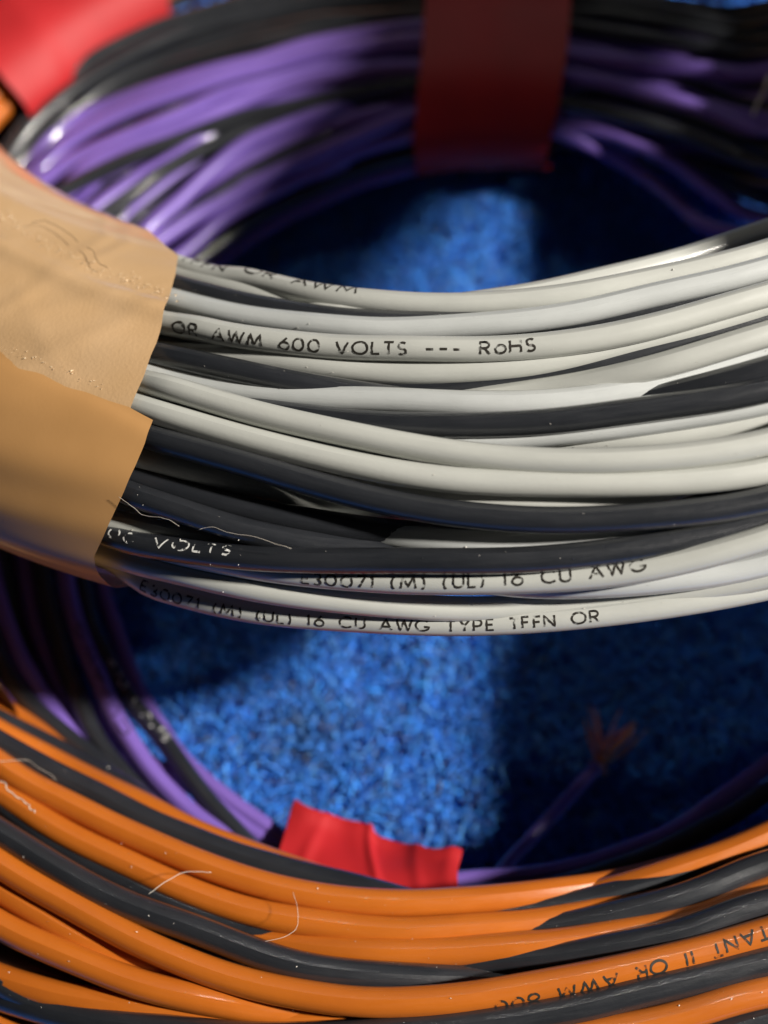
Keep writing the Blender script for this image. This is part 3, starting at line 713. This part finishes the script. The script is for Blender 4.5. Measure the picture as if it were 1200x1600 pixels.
def lettering(wire, d, text, x0, x1, h, a0, a1, material, flip=False, thick=0.21, rows=None):
    """print text on the wire between picture columns x0 and x1; a0/a1: degrees above the facing line"""
    o, P = wire
    px, py = project(P)
    dep = (P - CAM) @ fwd
    if rows is not None:
        ok = (py > rows[0]) & (py < rows[1]) & (px > -200) & (px < 700)
    else:
        ok = (px > -150) & (px < 1450) & (py > 300) & (py < 1700) & (dep < 165)
    st = int(np.nonzero(~ok)[0][0]); rolled = np.roll(np.arange(len(P)), -st); okr = ok[rolled]
    runs, cur = [], []
    for i_, o_k in zip(rolled, okr):
        if o_k: cur.append(i_)
        elif cur: runs.append(cur); cur = []
    if cur: runs.append(cur)
    idx = np.array(max(runs, key=len))
    Q = P[idx]; qx = px[idx]
    if qx[0] > qx[-1]: Q = Q[::-1]; qx = qx[::-1]
    s = np.r_[0, np.cumsum(np.linalg.norm(np.diff(Q, axis=0), axis=1))]
    s0, s1 = np.interp([x0, x1], qx, s)
    T = np.gradient(Q, axis=0); T /= np.linalg.norm(T, axis=1)[:, None]
    view = CAM - Q; view /= np.linalg.norm(view, axis=1)[:, None]
    N = view - (view * T).sum(1)[:, None] * T; N /= np.linalg.norm(N, axis=1)[:, None]
    B = np.cross(N, T); B *= np.sign(B @ upv)[:, None]
    total = sum(GL[ch][1] + 0.32 for ch in text) - 0.32
    k = (s1 - s0) / total                                    # mm per unit along the wire
    r = d / 2 + 0.012
    Vs, Fs = [], []
    def put(x, y):
        ss = (s1 - x * k) if flip else (s0 + x * k)
        f = (ss - s0) / (s1 - s0)
        al = math.radians(a0 + (a1 - a0) * f) + (-1 if flip else 1) * (y - 0.5) * h / r
        c_ = [np.interp(ss, s, Q[:, j]) for j in range(3)]
        n_ = np.array([np.interp(ss, s, N[:, j]) for j in range(3)]); b_ = np.array([np.interp(ss, s, B[:, j]) for j in range(3)])
        return np.array(c_) + r * (math.cos(al) * n_ + math.sin(al) * b_)
    x = 0.0
    for ch in text:
        st, adv = GL[ch]
        jit = rng.normal(0, 0.02, 2)
        for line in st:
            pts = []
            for (ax, ay), (bx_, by_) in zip(line, line[1:]):
                m_ = max(1, int(math.hypot(bx_ - ax, by_ - ay) / 0.16))
                pts += [(ax + (bx_ - ax) * q / m_, ay + (by_ - ay) * q / m_) for q in range(m_)]
            pts.append(line[-1])
            pts = np.array(pts) + jit
            tg = np.gradient(pts, axis=0); tg /= np.linalg.norm(tg, axis=1)[:, None] + 1e-9
            nr = np.c_[-tg[:, 1], tg[:, 0]] * (thick / 2)
            b0 = len(Vs)
            for p, q in zip(pts, nr):
                Vs.append(put(x + p[0] + q[0] * h / k * 0.8, p[1] + q[1])); Vs.append(put(x + p[0] - q[0] * h / k * 0.8, p[1] - q[1]))
            for i in range(len(pts) - 1):
                Fs.append([b0 + 2 * i, b0 + 2 * i + 1, b0 + 2 * i + 3, b0 + 2 * i + 2])
        x += adv + 0.32
    mesh_obj('lettering', Vs, Fs, M[material], o, smooth=True)

lettering(W[0], 2.65, 'TFFN OR AWM', 285, 560, 1.25, 62, 58, 'ink')
lettering(W[6], 2.65, 'II OR AWM 600 VOLTS --- RoHS', 252, 836, 1.28, -14, 8, 'ink')
lettering(W[29], 2.65, '600 VOLTS', 158, 368, 1.1, 14, 30, 'ink_white')
lettering(W[30], 2.65, 'E30071 (M) (UL) 16 CU AWG', 478, 1010, 1.2, -20, 24, 'ink')
lettering(W[33], 2.65, 'E30071 (M) (UL) 16 CU AWG TYPE TFFN OR', 232, 935, 1.15, -22, -6, 'ink')
lettering(Og[12], 3.1, 'RESISTANT II OR AWM 600', 770, 1290, 1.35, -62, 18, 'ink', flip=True)
lettering(Pu[3], 2.6, 'CU AWG', 120, 200, 1.2, 10, 10, 'ink', flip=True, rows=(850, 1320))
lettering(Pu[2], 2.6, '600 VOLTS', 170, 262, 1.0, 20, 20, 'ink_white', rows=(850, 1320))

# ------------------------------------------------------------------ stripped wire end on the carpet
def at(px, py, z):
    k = ray(px, py); return CAM + k * (z - CAM[2]) / k[2]
def spline(pts, n):
    pts = np.asarray(pts, float); t = np.linspace(0, 1, len(pts)); q = np.linspace(0, 1, n)
    v = np.stack([np.interp(q, t, pts[:, j]) for j in range(pts.shape[1])], 1)
    for _ in range(max(1, n // 8)):
        v[1:-1] = 0.25 * v[:-2] + 0.5 * v[1:-1] + 0.25 * v[2:]
    return v
end = tag(empty('stripped_wire_end', (0, 0, 0)), 'loose thin wire end with frayed bare copper strands on the carpet', 'wire end')
cp = at(934, 1196, 6.0)
tube('insulation', spline([at(742, 1420, 9), at(790, 1352, 7), at(850, 1288, 6), at(905, 1228, 6), cp], 40), 0.95, M['purple'], end, 12)
for k in range(28):
    tx, ty = ((918, 1112), (985, 1130), (992, 1138), (975, 1140))[k % 4]
    tip = at(tx + rng.normal(0, 7), ty + rng.normal(0, 12), 6 + rng.normal(0, 1.4))
    st = cp + rng.normal(0, 0.35, 3)
    mid = st * 0.5 + tip * 0.5 + rng.normal(0, 0.4, 3)
    tube('copper_strand', spline([st - (tip - st) * 0.15, st, mid, tip], 16), 0.10, M['copper'], end, 6)

# ------------------------------------------------------------------ lint, hairs and dust
def on(c, px, py, up=0.5):
    ph, rho, h, g = c.hit(px, py, 0.3 * c.d)
    return c.point(np.array(ph), np.array(rho), np.array(h)) + (CAM - c.point(np.array(ph), np.array(rho), np.array(h))) / 130 * up
def fibre(name, c, pts, r, material, label, cat='fibre', ups=0.6, wob=0.12):
    q = [on(c, x, y, ups if np.ndim(ups) == 0 else ups[i]) for i, (x, y) in enumerate(pts)]
    P = spline(q, 40); P[1:-1] += rng.normal(0, wob * 0.3, (38, 3))
    for _ in range(2): P[1:-1] = 0.25 * P[:-2] + 0.5 * P[1:-1] + 0.25 * P[2:]
    o = tube(name, P, r, M[material], None, 6, ref=(0.31, 0.2, 0.93))
    return tag(o, label, cat, 'loose fibres on the wires')
fibre('lint_fibre', orange, [(232, 1397), (255, 1380), (278, 1366), (292, 1361), (330, 1363)], 0.035, 'lint', 'short pale straight fibre sticking up from black wire at lower left')
fibre('lint_fibre', orange, [(458, 1394), (464, 1415), (466, 1440), (462, 1455), (440, 1466), (414, 1471)], 0.025, 'lint', 'pale curved hair hanging across orange wire below the red tape')
fibre('lint_fibre', orange, [(-10, 1190), (20, 1188), (46, 1187), (56, 1198), (75, 1208), (88, 1218)], 0.025, 'lint', 'pale kinked hair lying across top orange wire at left edge')
fibre('lint_fibre', orange, [(0, 1220), (10, 1225), (18, 1240), (30, 1248), (44, 1258), (54, 1270)], 0.07, 'lint', 'thicker crinkled pale thread between orange and black wire at left edge', wob=0.5)
fibre('lint_fibre', white, [(185, 776), (205, 790), (222, 806), (245, 808), (265, 812), (280, 822)], 0.02, 'lint', 'fine hair beside tan tape above white wire of the top coil')
fibre('lint_fibre', white, [(310, 828), (330, 822), (360, 834), (400, 838), (430, 850), (455, 857)], 0.02, 'lint', 'fine looped hair between two black wires of the white coil')
fibre('hair', white, [(50, 348), (70, 344), (95, 356), (112, 368), (122, 378)], 0.035, 'hair', 'thin brown hair curved on upper part of tan tape', 'hair', ups=0.9)
fibre('hair', white, [(136, 386), (146, 392), (150, 404), (155, 412), (168, 418)], 0.035, 'hair', 'short hooked brown hair at the glue line on tan tape', 'hair', ups=0.9)
q = [at(1177, 180, 30), at(1184, 160, 31), at(1190, 152, 31), at(1197, 135, 32), at(1202, 118, 32)]
tag(tube('lint_fibre', spline(q, 30), 0.28, M['lint'], None, 6, ref=(0.3, 0.2, 0.93)), 'pale crooked thread at the upper right edge above dark purple wires', 'fibre', 'loose fibres on the wires')

def dust():
    Vs, Fs = [], []
    for c, wires, n, d in ((white, W, 330, 2.7), (orange, Og, 260, 3.1)):
        for _ in range(n):
            o, P = wires[rng.integers(len(wires))]
            px, py = project(P); dep = (P - CAM) @ fwd
            ok = np.nonzero((px > 0) & (px < 1200) & (py > 380) & (py < 1600) & (dep < 160))[0]
            if not len(ok): continue
            i = ok[rng.integers(len(ok))]
            v = CAM - P[i]; v /= np.linalg.norm(v)
            T = P[(i + 1) % NPH] - P[i - 1]; T /= np.linalg.norm(T)
            N = v - (v @ T) * T; N /= np.linalg.norm(N); B = np.cross(N, T)
            al = rng.normal(0, 0.6)
            p0 = P[i] + T * rng.uniform(-.8, .8) + (d / 2 + 0.02) * (math.cos(al) * N + math.sin(al) * B)
            sz = rng.choice([0.03, 0.04, 0.06, 0.09], p=[.4, .35, .2, .05]); k = len(Vs)
            for q in range(4): Vs.append(p0 + rng.normal(0, 1, 3) * sz)
            Fs += [[k, k + 1, k + 2], [k, k + 2, k + 3], [k, k + 3, k + 1], [k + 1, k + 3, k + 2]]
    o = mesh_obj('dust', Vs, Fs, M['dust'], None, smooth=False)
    tag(o, 'pale dust specks scattered over white and orange coils', 'dust', kind='stuff')
dust()
